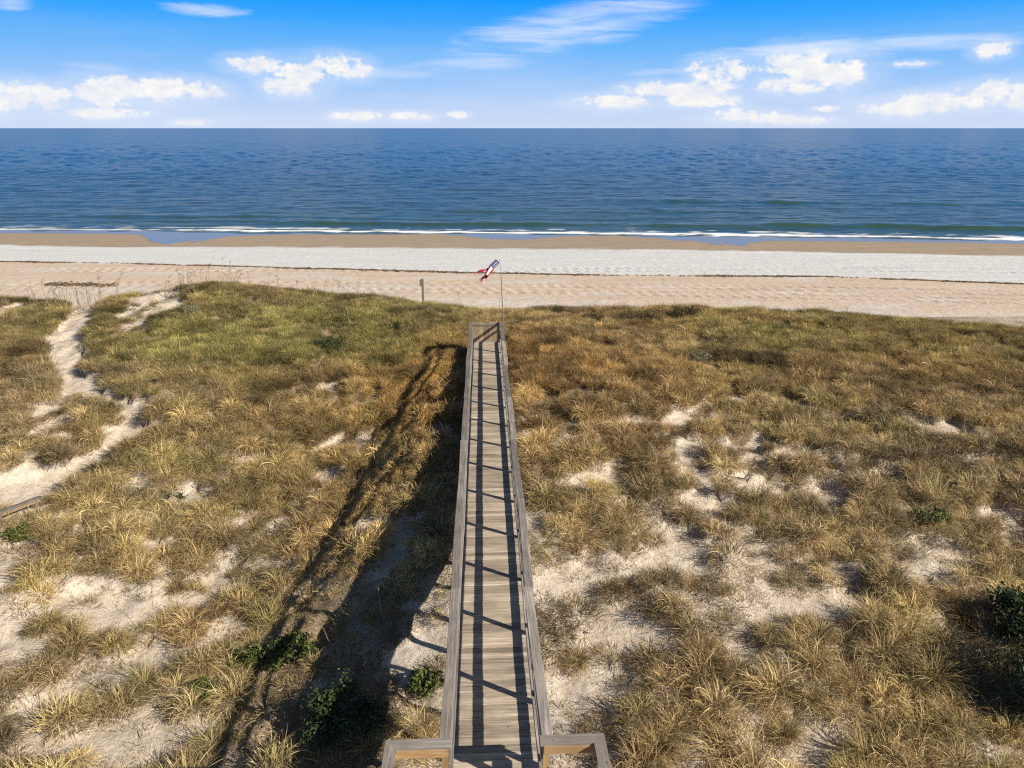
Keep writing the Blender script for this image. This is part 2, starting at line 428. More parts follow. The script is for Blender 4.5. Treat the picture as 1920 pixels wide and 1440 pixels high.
# tyre tracks, foot prints, scarps
def tracks(y0f, amp, per, seed, wid):
    d = by-y0f(bx); s = bx+.6*vnoise(bx/6, bx*0, seed)
    return -1.7*amp*np.exp(-(d/wid)**2)*(.35+.65*np.sin(2*PI*s/per+2.2*d))*(.55+.45*vnoise(bx/7, by/9, seed+1))
tr = 0
for k, (a, b, c, d, e) in enumerate([(530,536,540,548,557),(537,543,547,556,566),(545,551,556,566,578),(552,558,563,575,588),(505,508,513,508,512),(500,503,506,502,504)]):
    tr = tr+tracks(pxline([(-300,a),(0,a),(480,b-7),(960,c-10),(1440,d-12),(1920,e-12),(2200,e-6)], 1.7), .09, 1.15, 50+k*2, .55)
dry = 1-sstep(-1.5, 1, dt)
bz = bz+(tr+.05*fbm(bx/.7, by/.7, 3, 45)*(.25+.75*near_dune)+.03*fbm(bx/6, by/1.2, 3, 46))*dry*sstep(0, 3, by-crest_y(bx)-4)
bz += .16*np.exp(-((dt+1.2)/1.1)**2)*(.5+.5*vnoise(bx/14, by*0, 47))           # berm lip above the wet sand
bz += .10*fbm(bx/8, by/1.6, 4, 48)*sstep(0, 2, dt)*(1-film)*sstep(4, 10, shore(bx)-by)
bV = np.c_[bx, by, bz]
seam = by < yend+.01
bV[seam, 2] = ground_z(bx[seam], by[seam])-.006
tag(link('beach', mesh_np('beach', bV, bf, M['beach'], {'tone': tone, 'wet': wet, 'film': film}, True)), kind='structure')

# ------------------------------------------------------------------ sea
def sea():
    r = np.concatenate([np.linspace(CAMZ/96., .0012, 440), np.linspace(.0011, .00028, 14)])
    Dr = CAMZ/r
    c = np.linspace(-1.25, 1.25, 900); c = np.concatenate([[-9, -5, -3, -2.2, -1.7, -1.4], c, [1.4, 1.7, 2.2, 3, 5, 9]])
    U, D = np.meshgrid(c, Dr); R = np.meshgrid(c, np.arange(len(Dr)))[1].astype(float)
    X, Y = U*D, D
    step = np.gradient(Dr)[:, None]*np.ones_like(X)
    cw = D*.0028
    cell = np.maximum(1.1, step)
    # choppy waves, crests long across the view; finer close by, broader far off
    h = .105*fbm(X/np.maximum(4.2, cw*5), Y/np.maximum(1.6, step*4.5), 2, 60)*np.clip(step*1.6, 1, 8)*np.clip(900/D, .02, 1)
    h += .15*fbm(X/14., Y/4.5, 3, 63)*np.clip(260/D, .3, 1)
    sh = shore(X)
    off = Y-sh
    h *= .12+.88*sstep(-4, 9, off)
    swell = np.zeros_like(X); green = np.zeros_like(X)
    for d0, a, w, lo, hi, sd in ((12.5, .50, 1.7, -34, 44, 70), (14.0, .50, 1.9, 46, 130, 71), (21, .22, 2.2, -90, -20, 72), (56, .40, 3.4, 28, 120, 73), (33, .2, 2.5, -10, 50, 74)):
        dd = off-d0-1.3*vnoise(X/17., X*0, sd)-.5*vnoise(X/5., X*0, sd+5)
        env = sstep(lo-10, lo+8, X)*(1-sstep(hi-8, hi+10, X))*(.7+.3*vnoise(X/9., X*0, sd+9))
        prof = np.exp(-(np.where(dd < 0, dd/w*1.35, dd/(w*2.0)))**2)
        swell += a*env*prof; green = np.maximum(green, env*np.exp(-((dd+.6*w)/w)**2)*min(1, a*2.2))
    h += swell
    # broken water
    n = fbm(X/3.2, Y/1.1, 5, 80); n2 = fbm(X/11., Y/3., 4, 84)
    fl = 2.0+.9*vnoise(X/13., X*0, 81)+.35*vnoise(X/3., X*0, 82)
    wid = .75+.7*sstep(10, 22, X)*(1-sstep(48, 60, X))+.3*vnoise(X/8., X*0, 83)+.35*sstep(60, 75, X)
    lead = np.exp(-((off-fl)/wid)**2)
    trail = sstep(0, 1, 1-np.abs(off-fl-3.2)/(3.2+2*sstep(12, 24, X)*(1-sstep(48, 60, X))))*.72
    amt = .65+.35*sstep(-62, -40, X)
    foam = np.clip(np.maximum(sstep(-.10, .30, lead*1.05-.50+n*.85)*sstep(.02, .2, lead), sstep(.05, .5, trail-.50+n*.95+n2*.30)*.6*(trail > .01))*amt, 0, 1)
    h += .16*foam*lead
    shallow = np.exp(-np.clip(off, 0, 1e9)/26.)
    depthc = np.exp(-np.clip(off, 0, 1e9)/210.)
    n_, m_ = X.shape[1], X.shape[0]
    i = np.arange(n_*m_).reshape(m_, n_)
    f = np.stack([i[:-1, :-1], i[:-1, 1:], i[1:, 1:], i[1:, :-1]], -1).reshape(-1, 4)
    V = np.c_[X.ravel(), Y.ravel(), h.ravel()]
    me = mesh_np('sea', V, f, M['sea'], {'foam': foam.ravel(), 'shallow': shallow.ravel(), 'depthc': depthc.ravel(), 'green': green.ravel()}, True)
    return tag(link('sea', me), kind='structure')
def sea_material():
    m, nt, b = mat('sea_water'); L = nt.links.new
    foam, shal, dep, gr = (attr(nt, a).outputs['Fac'] for a in ('foam', 'shallow', 'depthc', 'green'))
    v = coords(nt, (.28, 1., 1.))
    big = noise(nt, coords(nt, (.0025, .012, 1)), 1., 4)
    mid = noise(nt, coords(nt, (.02, .10, 1)), 1., 5, .6)
    deep = mixc(nt, rng_(nt, big, .35, .65), (.016, .050, .104), (.019, .058, .114))
    c = mixc(nt, dep, deep, (.036, .070, .080))
    c = mixc(nt, shal, c, (.045, .088, .090))
    c = mixc(nt, math_(nt, 'MULTIPLY', rng_(nt, mid, .45, .7), .35), c, (.004, .020, .052))
    c = mixc(nt, math_(nt, 'MULTIPLY', gr, .8), c, (.028, .072, .036))
    c = mixc(nt, foam, c, (.86, .88, .88))
    L(c, b.inputs['Base Color'])
    L(rng_(nt, foam, 0, 1, .22, .8), b.inputs['Roughness'])
    b.inputs['IOR'].default_value = 1.33
    b.inputs['Specular IOR Level'].default_value = .085
    h = math_(nt, 'ADD', noise(nt, v, .40, 2, .5), math_(nt, 'MULTIPLY', noise(nt, coords(nt, (.06, .25, 1)), 1., 4), 2.0))
    bump(nt, b, h, .45, .5)
    bn = [n for n in nt.nodes if n.type == 'BUMP'][-1]; L(rng_(nt, dep, 0, .6, .14, .6), bn.inputs['Strength'])
    return m
M['sea'] = sea_material()
sea()

# ------------------------------------------------------------------ boardwalk
Y0, BAY, NB = 7.89, 1.83, 14
YE = Y0+BAY*NB
bw = tag(empty('boardwalk', (0, Y0, 0)), 'long straight weathered grey timber boardwalk with railings running out over the dune to the beach', 'boardwalk')
bw.location = (0, 0, 0)
d = MB(); y = 4.6
while y < YE+.02:
    w = .138; wide = 1.50 if y < Y0+.05 else .705
    lo, hi = -wide-random.uniform(0, .012), wide+random.uniform(0, .012)
    dz = random.uniform(-.003, .003)
    d.box(lo, hi, y, y+w, -.038+dz, dz, bev=.004); y += w+random.uniform(.005, .012)
d.build('deck', M['deck'], bw, True)
for s in (-1, 1):
    k = MB(); k.box(s*.45-.02, s*.45+.02, Y0-3.2, YE, -.215, -.043, .4); k.build('stringer', M['cap'], bw, True)
postys = [Y0+BAY*i for i in range(NB+1)]
for s in (-1, 1):
    for i, py in enumerate(postys):
        g = float(ground_z(s*.735, py))-.5-deck_z(py)
        k = MB(); jx = random.uniform(-.006, .006)
        k.box(s*.735-.045+jx, s*.735+.045+jx, py-.045, py+.045, g, 1.012)
        k.build('post', M['newz'] if i == 0 else M['post'], bw, True)
def rail_run(name, s, x, halfw, z0, z1, ya, yb, board, material, wob=.006, parent=bw):
    k = MB(); yy = ya
    while yy < yb-.01:
        ye = min(yy+board, yb); o = random.uniform(-wob, wob); o2 = random.uniform(-wob, wob); dz = random.uniform(-.003, .003)
        n = 6; p = random.random(); vs, fs = [], []
        for i in range(n+1):
            t = i/n; q = yy+.002+(ye-yy-.004)*t; c = s*x+o*(1-t)+o2*t+wob*.8*math.sin(q*.9+s)
            for (ax, az) in ((-halfw, z0), (halfw, z0), (halfw, z1-.006), (halfw-.006, z1), (-halfw+.006, z1), (-halfw, z1-.006)): vs.append((c+ax, q, az+dz))
        for i in range(n):
            for e in range(6): fs.append((i*6+e, i*6+(e+1) % 6, i*6+6+(e+1) % 6, i*6+6+e))
        fs.append((5, 4, 3, 2, 1, 0)); fs.append(tuple(n*6+e for e in range(6)))
        k.add(vs, fs, p); yy = ye
    return k.build(name, material, parent, True)
for s in (-1, 1):
    rail_run('top_rail', s, .725, .085, 1.014, 1.052, Y0+.10, YE+.06, 3.66, M['cap'], .018)
    rail_run('under_rail', s, .671, .019, .918, 1.011, Y0-.04, YE+.04, 3.66, M['cap'])
    rail_run('middle_rail', s, .671, .019, .625, .738, Y0-.04, YE+.04, 3.66, M['cap'])
    rail_run('bottom_rail', s, .671, .019, .075, .188, Y0-.04, YE+.04, 3.66, M['cap'])
# solid picket panel closing the far end
k = MB(); x = -.70
while x < .66:
    w = .092; k.box(x, x+w, YE+.048, YE+.068, .02, 1.03+random.uniform(-.02, .025)); x += w+.004
ep = k.build('end_panel', M['picket'], bw, True)
k = MB(); k.box(-.645, .645, YE+.008, YE+.046, .86, .95); k.build('cross_batten', M['capx'], ep, True)
k = MB(); k.box(-.645, .645, YE+.008, YE+.046, .0, .075); k.build('cross_batten', M['capx'], ep, True)
# wide landing at the near end
PW = 1.50
k = MB(); k.add([(-.64, Y0+.095, 1.014), (-PW-.085, Y0+.095, 1.014), (-PW+.085, Y0-.075, 1.014), (-.64, Y0-.075, 1.014), (-.64, Y0+.095, 1.052), (-PW-.085, Y0+.095, 1.052), (-PW+.085, Y0-.075, 1.052), (-.64, Y0-.075, 1.052)],
      [(0, 1, 2, 3), (7, 6, 5, 4), (1, 0, 4, 5), (2, 1, 5, 6), (3, 2, 6, 7), (0, 3, 7, 4)], .75)
k.build('top_rail', M['capx'], bw, True)
k = MB(); k.add([(.64, Y0+.095, 1.014), (PW+.085, Y0+.095, 1.014), (PW-.085, Y0-.075, 1.014), (.64, Y0-.075, 1.014), (.64, Y0+.095, 1.052), (PW+.085, Y0+.095, 1.052), (PW-.085, Y0-.075, 1.052), (.64, Y0-.075, 1.052)],
      [(3, 2, 1, 0), (4, 5, 6, 7), (5, 4, 0, 1), (6, 5, 1, 2), (7, 6, 2, 3), (4, 7, 3, 0)], .7)
k.build('top_rail', M['capx'], bw, True)
for s in (-1, 1):
    k = MB(); a, b_ = s*PW-.085, s*PW+.085
    yi, yo = (Y0-.077, Y0+.093)
    ya, yb = (yo, yi) if s < 0 else (yi, yo)
    k.add([(a, 4.6, 1.014), (b_, 4.6, 1.014), (b_, yb, 1.014), (a, ya, 1.014), (a, 4.6, 1.052), (b_, 4.6, 1.052), (b_, yb, 1.052), (a, ya, 1.052)],
          [(3, 2, 1, 0), (4, 5, 6, 7), (0, 1, 5, 4), (1, 2, 6, 5), (2, 3, 7, 6), (3, 0, 4, 7)], .5)
    k.build('top_rail', M['cap'], bw, True)
    lo, hi = sorted((s*.695, s*(PW-.05)))
    k = MB(); k.box(lo, hi, Y0-.086, Y0-.048, .874, 1.011); k.build('under_rail', M['newx'], bw, True)
    for n_, z0, z1 in (('middle_rail', .36, .47), ('bottom_rail', .07, .18)):
        k = MB(); k.box(lo, hi, Y0-.086, Y0-.048, z0, z1); k.build(n_, M['newx'], bw, True)
    k = MB(); k.box(s*PW-.019-s*.03, s*PW+.019-s*.03, 4.6, Y0-.09, .874, 1.011); k.build('under_rail', M['newz'], bw, True)
    k = MB(); k.box(s*PW-.019-s*.03, s*PW+.019-s*.03, 4.6, Y0-.09, .36, .47); k.build('middle_rail', M['newz'], bw, True)
    for py in (Y0, 6.3, 4.7):
        g = float(ground_z(s*PW, py))-.5-deck_z(py)
        k = MB(); k.box(s*(PW+.035)-.045, s*(PW+.035)+.045, py-.045, py+.045, g, 1.012); k.build('post', M['newz'], bw, True)

# ------------------------------------------------------------------ neighbouring handrail at the left edge
a = hit(76, 935); b_ = hit(-60, 985)
za = float(ground_z(a[0], a[1]))
A = np.array([*at_z(76, 931, za+.35)]); B = np.array([*at_z(-60, 983, za+.75)])
hr = tag(empty('handrail', (0, 0, 0)), 'grey sloping timber handrail with one post, low in the grass beside the sandy path', 'handrail')
def bar(mb, p, q, w, h):
    p, q = np.array(p), np.array(q); t = (q-p)/np.linalg.norm(q-p); n = np.array([-t[1], t[0], 0]); n /= np.linalg.norm(n)
    vs = [e+n*sx*w/2+np.array([0, 0, sz*h/2]) for e in (p, q) for sx, sz in ((-1, -1), (1, -1), (1, 1), (-1, 1))]
    mb.add(vs, [(0, 1, 2, 3), (7, 6, 5, 4), (0, 4, 5, 1), (1, 5, 6, 2), (2, 6, 7, 3), (3, 7, 4, 0)])
pa, pb = np.array([*A, za+.35]), np.array([*B, za+.75])
ext = pb+(pb-pa)*.8
k = MB(); bar(k, pa, ext, .15, .04); k.build('top_rail', M['cap'], hr)
k = MB(); bar(k, pa-np.array([0, .03, .085]), ext-np.array([0, .03, .085]), .04, .12); k.build('side_board', M['picket'], hr)
for t in (.10, .62, 1.3):
    q = pa+(pb-pa)*t; k = MB(); g = float(ground_z(q[0], q[1]))
    k.box(q[0]-.05, q[0]+.05, q[1]-.02, q[1]+.07, g-.4, q[2]-.024); k.build('post', M['post'], hr)

# ------------------------------------------------------------------ lone post with a small board, at the seaward foot of the dune
px_, py_ = at_z(793.5, 566, 4.6)
pg = float(ground_z(px_, py_))
sp = tag(empty('wooden_post', (px_, py_, pg)), 'square grey wooden post with a small board, at the beach edge of the grass', 'post')
zt = at_z(793, 523, 0)
t_ = py_/ray(793, 523)[1]; ztop = CAMZ+ray(793, 523)[2]*t_
k = MB(); k.box(-.075, .075, -.075, .075, -.5, ztop-pg, .25, .012); k.build('shaft', M['post'], sp)
k = MB(); k.box(-.17, -.077, -.10, .10, ztop-pg-.42, ztop-pg-.06, .1, .01); k.build('board', M['post'], sp)

# ------------------------------------------------------------------ windsock and its pole
wpx, wpy = .95, YE+2.0
wg = float(ground_z(wpx, wpy))
def on_plane(px, py, y): d_ = ray(px, py); t = y/d_[1]; return np.array([CAMX+d_[0]*t, y, CAMZ+d_[2]*t])
pole = tag(empty('pole', (wpx, wpy, wg)), 'tall thin metal pole standing in the grass just past the boardwalk end', 'pole')
p0 = np.array([wpx, wpy, wg]); pm_ = on_plane(939.5, 516, wpy)-p0; pt = on_plane(937, 487, wpy)-p0; pb0 = on_plane(943, 590, wpy)-p0
foot = pb0+(pb0-pm_)*((pb0[2]+.3)/(pm_[2]-pb0[2]))
k = MB(); k.tube([foot, pb0, pm_], [.028, .026, .022]); k.build('lower_pole', M['metal'], pole)
k = MB(); k.tube([pm_, (pm_+pt)/2+np.array([.01, 0, 0]), pt], [.012, .010, .007]); k.build('upper_pole', M['metal'], pole)
def flag_mats():
    m, nt, b = mat('canton_cloth'); L = nt.links.new
    uv = nt.nodes.new('ShaderNodeAttribute'); uv.attribute_name = 'suv'
    mp = nt.nodes.new('ShaderNodeMapping'); mp.inputs['Scale'].default_value = (11, 5, 1); L(uv.outputs['Vector'], mp.inputs[0])
    vo = nt.nodes.new('ShaderNodeTexVoronoi'); vo.voronoi_dimensions = '2D'; vo.inputs['Scale'].default_value = 1; vo.inputs['Randomness'].default_value = 0; L(mp.outputs[0], vo.inputs['Vector'])
    L(mixc(nt, rng_(nt, vo.outputs['Distance'], .27, .23), (.02, .03, .16), (.8, .8, .82)), b.inputs['Base Color']); b.inputs['Roughness'].default_value = .8
    return m
M['canton'] = flag_mats()
M['red'] = plain('red_cloth', (.42, .025, .05), .8, .15); M['white'] = plain('white_cloth', (.80, .79, .77), .8, .05)
sock = tag(empty('windsock', on_plane(933, 491, wpy)), 'flag windsock with blue starred tube and red and white streamers, flying from the pole', 'windsock')
s0 = np.array(sock.location)
ax0, ax1, ax2 = on_plane(932.5, 490, wpy)-s0, on_plane(922, 501, wpy-.1)-s0, on_plane(912, 515, wpy-.2)-s0
def sleeve(p, q, r0, r1, n=20, rows=6):
    t = (q-p)/np.linalg.norm(q-p); a = np.cross(t, (0, 1, 0)); a /= np.linalg.norm(a); c = np.cross(t, a)
    vs, uvs, fs = [], [], []
    for i in range(rows+1):
        s = i/rows; r = r0+(r1-r0)*s
        for j in range(n+1):
            th = 2*PI*j/n; vs.append(p+(q-p)*s+r*(a*math.cos(th)+c*math.sin(th))*(1+.06*math.sin(3*th+4*s))); uvs.append((j/n, s, 0))
    for i in range(rows):
        for j in range(n): fs.append((i*(n+1)+j, i*(n+1)+j+1, (i+1)*(n+1)+j+1, (i+1)*(n+1)+j))
    return vs, uvs, fs
vs, uvs, fs = sleeve(ax0, ax1, .135, .145)
me = bpy.data.meshes.new('canton'); me.from_pydata([tuple(v) for v in vs], [], fs)
at = me.attributes.new('suv', 'FLOAT_VECTOR', 'POINT'); at.data.foreach_set('vector', np.array(uvs, np.float32).ravel())
me.materials.append(M['canton']); me.polygons.foreach_set('use_smooth', [True]*len(me.polygons)); link('canton', me, sock)
vs, uvs, fs = sleeve(ax1+(ax0-ax1)*.02, ax2, .142, .11, 18, 6)
me = bpy.data.meshes.new('striped_body'); me.from_pydata([tuple(v) for v in vs], [], fs)
me.materials.append(M['red']); me.materials.append(M['white'])
me.polygons.foreach_set('material_index', [(j//3) % 2 for i in range(6) for j in range(18)]); me.polygons.foreach_set('use_smooth', [True]*len(me.polygons)); link('striped_body', me, sock)
k = MB(); t = (ax1-ax0)/np.linalg.norm(ax1-ax0); a_ = np.cross(t, (0, 1, 0)); a_ /= np.linalg.norm(a_); c_ = np.cross(t, a_)
k.tube([ax0+0.137*(a_*math.cos(q)+c_*math.sin(q)) for q in np.linspace(0, 2*PI, 17)], .010); k.build('hoop', M['metal'], sock)
k = MB(); k.tube([ax0+.135*a_, pt+p0-s0-np.array([0, 0, .05])], .004); k.tube([ax0-.135*a_, pt+p0-s0-np.array([0, 0, .05])], .004); k.build('bridle', M['metal'], sock)
def streamer(path, th, w, material):
    n = 14; P = np.array(path); tt = np.linspace(0, 1, len(P)); q = np.linspace(0, 1, n)
    C = np.stack([np.interp(q, tt, P[:, i]) for i in range(3)], 1)
    C[:, 1] += .03*np.sin(q*9+th); C[:, 2] += .018*np.sin(q*12+th*2)*q
    side = np.array([math.cos(th)*.55, math.sin(th)*.6, .55]); side /= np.linalg.norm(side)
    vs = [C[i]+side*w*sg*(1-.25*q[i]) for i in range(n) for sg in (-1, 1)]
    fs = [(2*i, 2*i+1, 2*i+3, 2*i+2) for i in range(n-1)]
    b = MB(); b.add(vs, fs); o = b.build('streamer', material, sock, smooth=True)
    sl = o.modifiers.new('thickness', 'SOLIDIFY'); sl.thickness = .004
for pts, th, col in (([(921,503),(914,512),(908,520),(902,527)], .3, 'white'), ([(923,505),(917,512),(909,519),(903,523)], 1.0, 'red'), ([(918,504),(911,513),(904,521),(897,530)], .1, 'white'),
                     ([(922,506),(913,515),(907,521),(907,521),(908,521)], .8, 'red'), ([(924,506),(916,514),(912,520),(907,521)], 1.6, 'red'), ([(917,503),(908,507),(899,508),(891,512)], .4, 'red'), ([(919,505),(910,515),(904,522),(903,529)], .6, 'red'), ([(920,504),(912,513),(905,519),(899,524)], .2, 'white')):
    streamer([on_plane(x_, y_, wpy-.05-.12*math.sin(th*3))-s0 for x_, y_ in pts], th, .10, M[col])

# ------------------------------------------------------------------ grass
def blades(n, r0, Lr, lean, droop, w, seed, seg=4, wind=(0, 0), curl=.7, dome=0., spread=.5):
    g = np.random.default_rng(seed)
    az = g.uniform(0, 2*PI, n); q = np.sqrt(g.uniform(0, 1, n)); rr = r0*q
    L = g.uniform(*Lr, n)*(1-.25*q); le = np.abs(g.normal(lean, .30, n))*(.45+.55*q); dr = g.uniform(.3, 1.4, n)*droop
    px_, py_ = rr*np.cos(az), rr*np.sin(az); pz_ = dome*(1-q*q)*g.uniform(.0, 1., n)
    az = az+g.normal(0, spread, n); cu = g.normal(0, curl, n)
    col = np.clip(g.beta(1.6, 1.8, n)+g.normal(0, .05, n), 0, 1); tw = g.normal(0, .8, n)
    V = np.zeros((n, seg+1, 2, 3)); ss = np.linspace(0, 1, seg+1); ang = le.copy()
    for i, s in enumerate(ss):
        if i:
            px_ = px_+np.cos(az)*np.sin(ang)*L/seg; py_ = py_+np.sin(az)*np.sin(ang)*L/seg; pz_ = pz_+np.cos(ang)*L/seg
            ang = ang+dr/seg*1.2; az = az+cu/seg
        hw = w*.5*(1-.88*s**1.5)*(.7+.5*col)
        cx, cy = px_+wind[0]*s*s*L, py_+wind[1]*s*s*L; sx, sy = -np.sin(az), np.cos(az)
        for j, sg in ((0, -1), (1, 1)):
            V[:, i, j, 0] = cx+sx*hw*sg; V[:, i, j, 1] = cy+sy*hw*sg; V[:, i, j, 2] = np.maximum(pz_, -.02)+hw*sg*tw*.6
    idx = np.arange(n*(seg+1)*2).reshape(n, seg+1, 2)
    Fq = np.stack([idx[:, :-1, 0], idx[:, :-1, 1], idx[:, 1:, 1], idx[:, 1:, 0]], -1).reshape(-1, 4)
    return V.reshape(-1, 3), Fq, np.repeat(col, (seg+1)*2)
PROTO = {}
def protos(key, count, fn):
    c = bpy.data.collections.new('kinds_of_'+key)
    for i in range(count):
        v, f, a = fn(i); o = bpy.data.objects.new(f'{key}_{i:02d}', mesh_np(key, v, f, M['grass'], {'blade': a})); c.objects.link(o)
    PROTO[key] = c
protos('tall', 9, lambda i: blades(250, .26+.02*i, (.28, .62+.03*i), .60, 1.9, .0125, 100+i, wind=(-.10, .05), seg=5, curl=.9, dome=.16))
protos('medium', 8, lambda i: blades(130, .26, (.16, .50), .80, 1.7, .012, 200+i, wind=(-.06, .03), curl=1.0, dome=.08))
protos('low', 6, lambda i: blades(75, .32, (.08, .32), 1.05, 1.0, .011, 300+i, seg=3, curl=1.0))
protos('fine', 5, lambda i: blades(170, .34, (.28, .56), .35, .9, .013, 400+i, wind=(-.16, .04), seg=3))
def oat_mesh(seed, H):
    g = np.random.default_rng(seed); mb = MB(); az = g.uniform(0, 2*PI); ln = g.uniform(.05, .28)
    pts = [np.array([math.cos(az)*ln*H*s*s, math.sin(az)*ln*H*s*s, H*(s-.06*s*s)]) for s in np.linspace(0, 1, 6)]
    mb.tube(pts, [.014, .013, .011, .010, .009, .005], 4, .75)
    top = pts[-1]; dirv = pts[-1]-pts[-2]; dirv /= np.linalg.norm(dirv); hd = dirv.copy(); q = top-dirv*.18
    for i in range(26):
        s = i/25; hd = hd+np.array([math.cos(az)*.04, math.sin(az)*.04, -.045]); hd /= np.linalg.norm(hd); q = q+hd*.014
        r = .055*math.sin(PI*min(1, s*.9+.12)); a = g.uniform(0, 2*PI); e = np.array([math.cos(a), math.sin(a), -.6]); n_ = np.array([-e[1], e[0], 0])
        mb.add([q, q+e*r+n_*.010, q+e*(r+.022), q+e*r-n_*.010], [(0, 1, 2, 3)], g.uniform(0, .25))
    for i in range(3):
        a = g.uniform(0, 2*PI); e = np.array([math.cos(a), math.sin(a), 0]); n_ = np.array([-e[1], e[0], 0])*.006; l = g.uniform(.3, .6)
        p = [np.array([0, 0, 0])+e*l*s+np.array([0, 0, l*(1.5*s-1.3*s*s)]) for s in (0, .35, .7, 1)]
        mb.add([p[0]-n_, p[0]+n_, p[1]-n_, p[1]+n_, p[2]-n_, p[2]+n_, p[3]], [(0, 1, 3, 2), (2, 3, 5, 4), (4, 5, 6)], .6)
    return mb
def oat_data(i, H):
    mb = oat_mesh(600+i, H); me = bpy.data.meshes.new('sea_oats'); me.from_pydata([tuple(v) for v in mb.v], [], mb.f)
    a = me.attributes.new('blade', 'FLOAT', 'POINT'); a.data.foreach_set('value', mb.p); me.materials.append(M['oat']); return me
OATS = [oat_data(i, .95+.12*i) for i in range(7)]
c = bpy.data.collections.new('kinds_of_stem')
for i, me in enumerate(OATS): c.objects.link(bpy.data.objects.new(f'stem_{i:02d}', me))
PROTO['stem'] = c

def fields(x, y):
    """green, orange, brightness of the grass at a place"""
    n1, n2, n3 = fbm(x/5., y/5., 3, 90), fbm(x/1.7, y/1.7, 2, 93), fbm(x/8., y/6., 3, 96)
    g = .22+.30*n1+.30*n2
    o = .16+.35*n3
    ridge = sstep(30, 38, y)
    gl = np.exp(-(((x+11)/8)**2+((y-36.5)/4.5)**2)); g = g+.75*gl
    g = g+.30*ridge*(x < 0)
    cr = np.exp(-((x-2)/9.)**2-((y-33)/6.)**2); o = o+.60*cr; g = g-.25*cr
    o = o+.5*np.exp(-((x+3.5)/3.)**2-((y-30)/7.)**2)
    rr = sstep(8, 16, x)*sstep(27, 34, y); g = g+.30*rr; o = o+.25*rr
    rg = sstep(16, 26, x)*sstep(35.5, 38.5, y); o = o+.45*rg; g = g+.1*rg
    bright = 1.10+.58*n2+.15*n1+.25*fbm(x/.8, y/.8, 2, 98)
    bush = sstep(.16, .5, fbm(x/2.6, y/2.0, 3, 99))*sstep(17, 26, y)  # noise patches of darker, slightly greener grass
    bright = bright-.45*bush; g = g+.2*bush
    return np.clip(g, 0, .95), np.clip(o, 0, .9), np.clip(bright, .35, 1.5)
def scatter(step, seed, ymax_off=2.2):
    g = np.random.default_rng(seed)
    X, Y = np.meshgrid(np.arange(-46, 46, step), np.arange(6, 48, step))
    x, y = X.ravel()+g.uniform(-.5, .5, X.size)*step, Y.ravel()+g.uniform(-.5, .5, X.size)*step
    fy = y*CY+x*SY; xl = x*CY-y*SY
    ok = (np.abs(xl) < (fy+4)*.80+2.5) & (y < crest_y(x)+ymax_off)
    return x[ok], y[ok], g
def under_deck(x, y, m): return (np.abs(x) < .80+m) & (y > Y0-.3) & (y < YE+.2) | (np.abs(x) < 1.6+m) & (y < Y0+.2)
def stuff(name, key, x, y, scl, g, kx=None, tilt=.15, sink=.02, zs=None, gc=None):
    n = len(x); z = mound(x, y)-sink
    V = np.c_[x, y, z].astype(np.float32)
    me = bpy.data.meshes.new(name); me.vertices.add(n); me.vertices.foreach_set('co', V.ravel())
    rot = np.c_[g.normal(0, tilt, n), g.normal(0, tilt, n), g.uniform(0, 2*PI, n)]
    if key in ('fine',): rot[:, 2] = g.normal(0, .9, n)
    s3 = np.c_[scl, scl, scl*(1 if zs is None else zs)]
    ga, oa, ba = fields(x, y) if gc is None else gc
    lowk = {'low': .70, 'medium': .90, 'tall': 1.14}.get(key, 1.); ba = ba*lowk
    if key == 'low': oa = oa+.12
    ga = np.clip(ga+g.normal(0, .10, n), 0, 1); oa = np.clip(oa+g.normal(0, .08, n), 0, 1); ba = ba*g.uniform(.58, 1.32, n)
    for an, arr in (('rot', rot), ('scl', s3), ('gc', np.c_[ga, oa, ba])):
        a = me.attributes.new(an, 'FLOAT_VECTOR', 'POINT'); a.data.foreach_set('vector', arr.astype(np.float32).ravel())
    a = me.attributes.new('pick', 'INT', 'POINT'); a.data.foreach_set('value', g.integers(0, len(PROTO[key].objects), n).astype(np.int32))
    o = tag(link(name, me), kind='stuff')
    ng = bpy.data.node_groups.new('spread_'+name, 'GeometryNodeTree')
    ng.interface.new_socket('Geometry', in_out='INPUT', socket_type='NodeSocketGeometry'); ng.interface.new_socket('Geometry', in_out='OUTPUT', socket_type='NodeSocketGeometry')
    gi, go = ng.nodes.new('NodeGroupInput'), ng.nodes.new('NodeGroupOutput')
    ip = ng.nodes.new('GeometryNodeInstanceOnPoints'); ci = ng.nodes.new('GeometryNodeCollectionInfo')
    ci.inputs['Collection'].default_value = PROTO[key]; ci.inputs['Separate Children'].default_value = True; ci.inputs['Reset Children'].default_value = True
    def na(nm, t):
        q = ng.nodes.new('GeometryNodeInputNamedAttribute'); q.data_type = t; q.inputs['Name'].default_value = nm
        return [s_ for s_ in q.outputs if s_.enabled and s_.name == 'Attribute'][0]
    ng.links.new(gi.outputs[0], ip.inputs['Points']); ng.links.new(ci.outputs[0], ip.inputs['Instance']); ip.inputs['Pick Instance'].default_value = True
    ng.links.new(na('pick', 'INT'), ip.inputs['Instance Index']); ng.links.new(na('rot', 'FLOAT_VECTOR'), ip.inputs['Rotation']); ng.links.new(na('scl', 'FLOAT_VECTOR'), ip.inputs['Scale'])
    ng.links.new(ip.outputs[0], go.inputs[0])
    md = o.modifiers.new('spread', 'NODES'); md.node_group = ng
    return o
far_s = lambda y: sstep(24, 40, y)
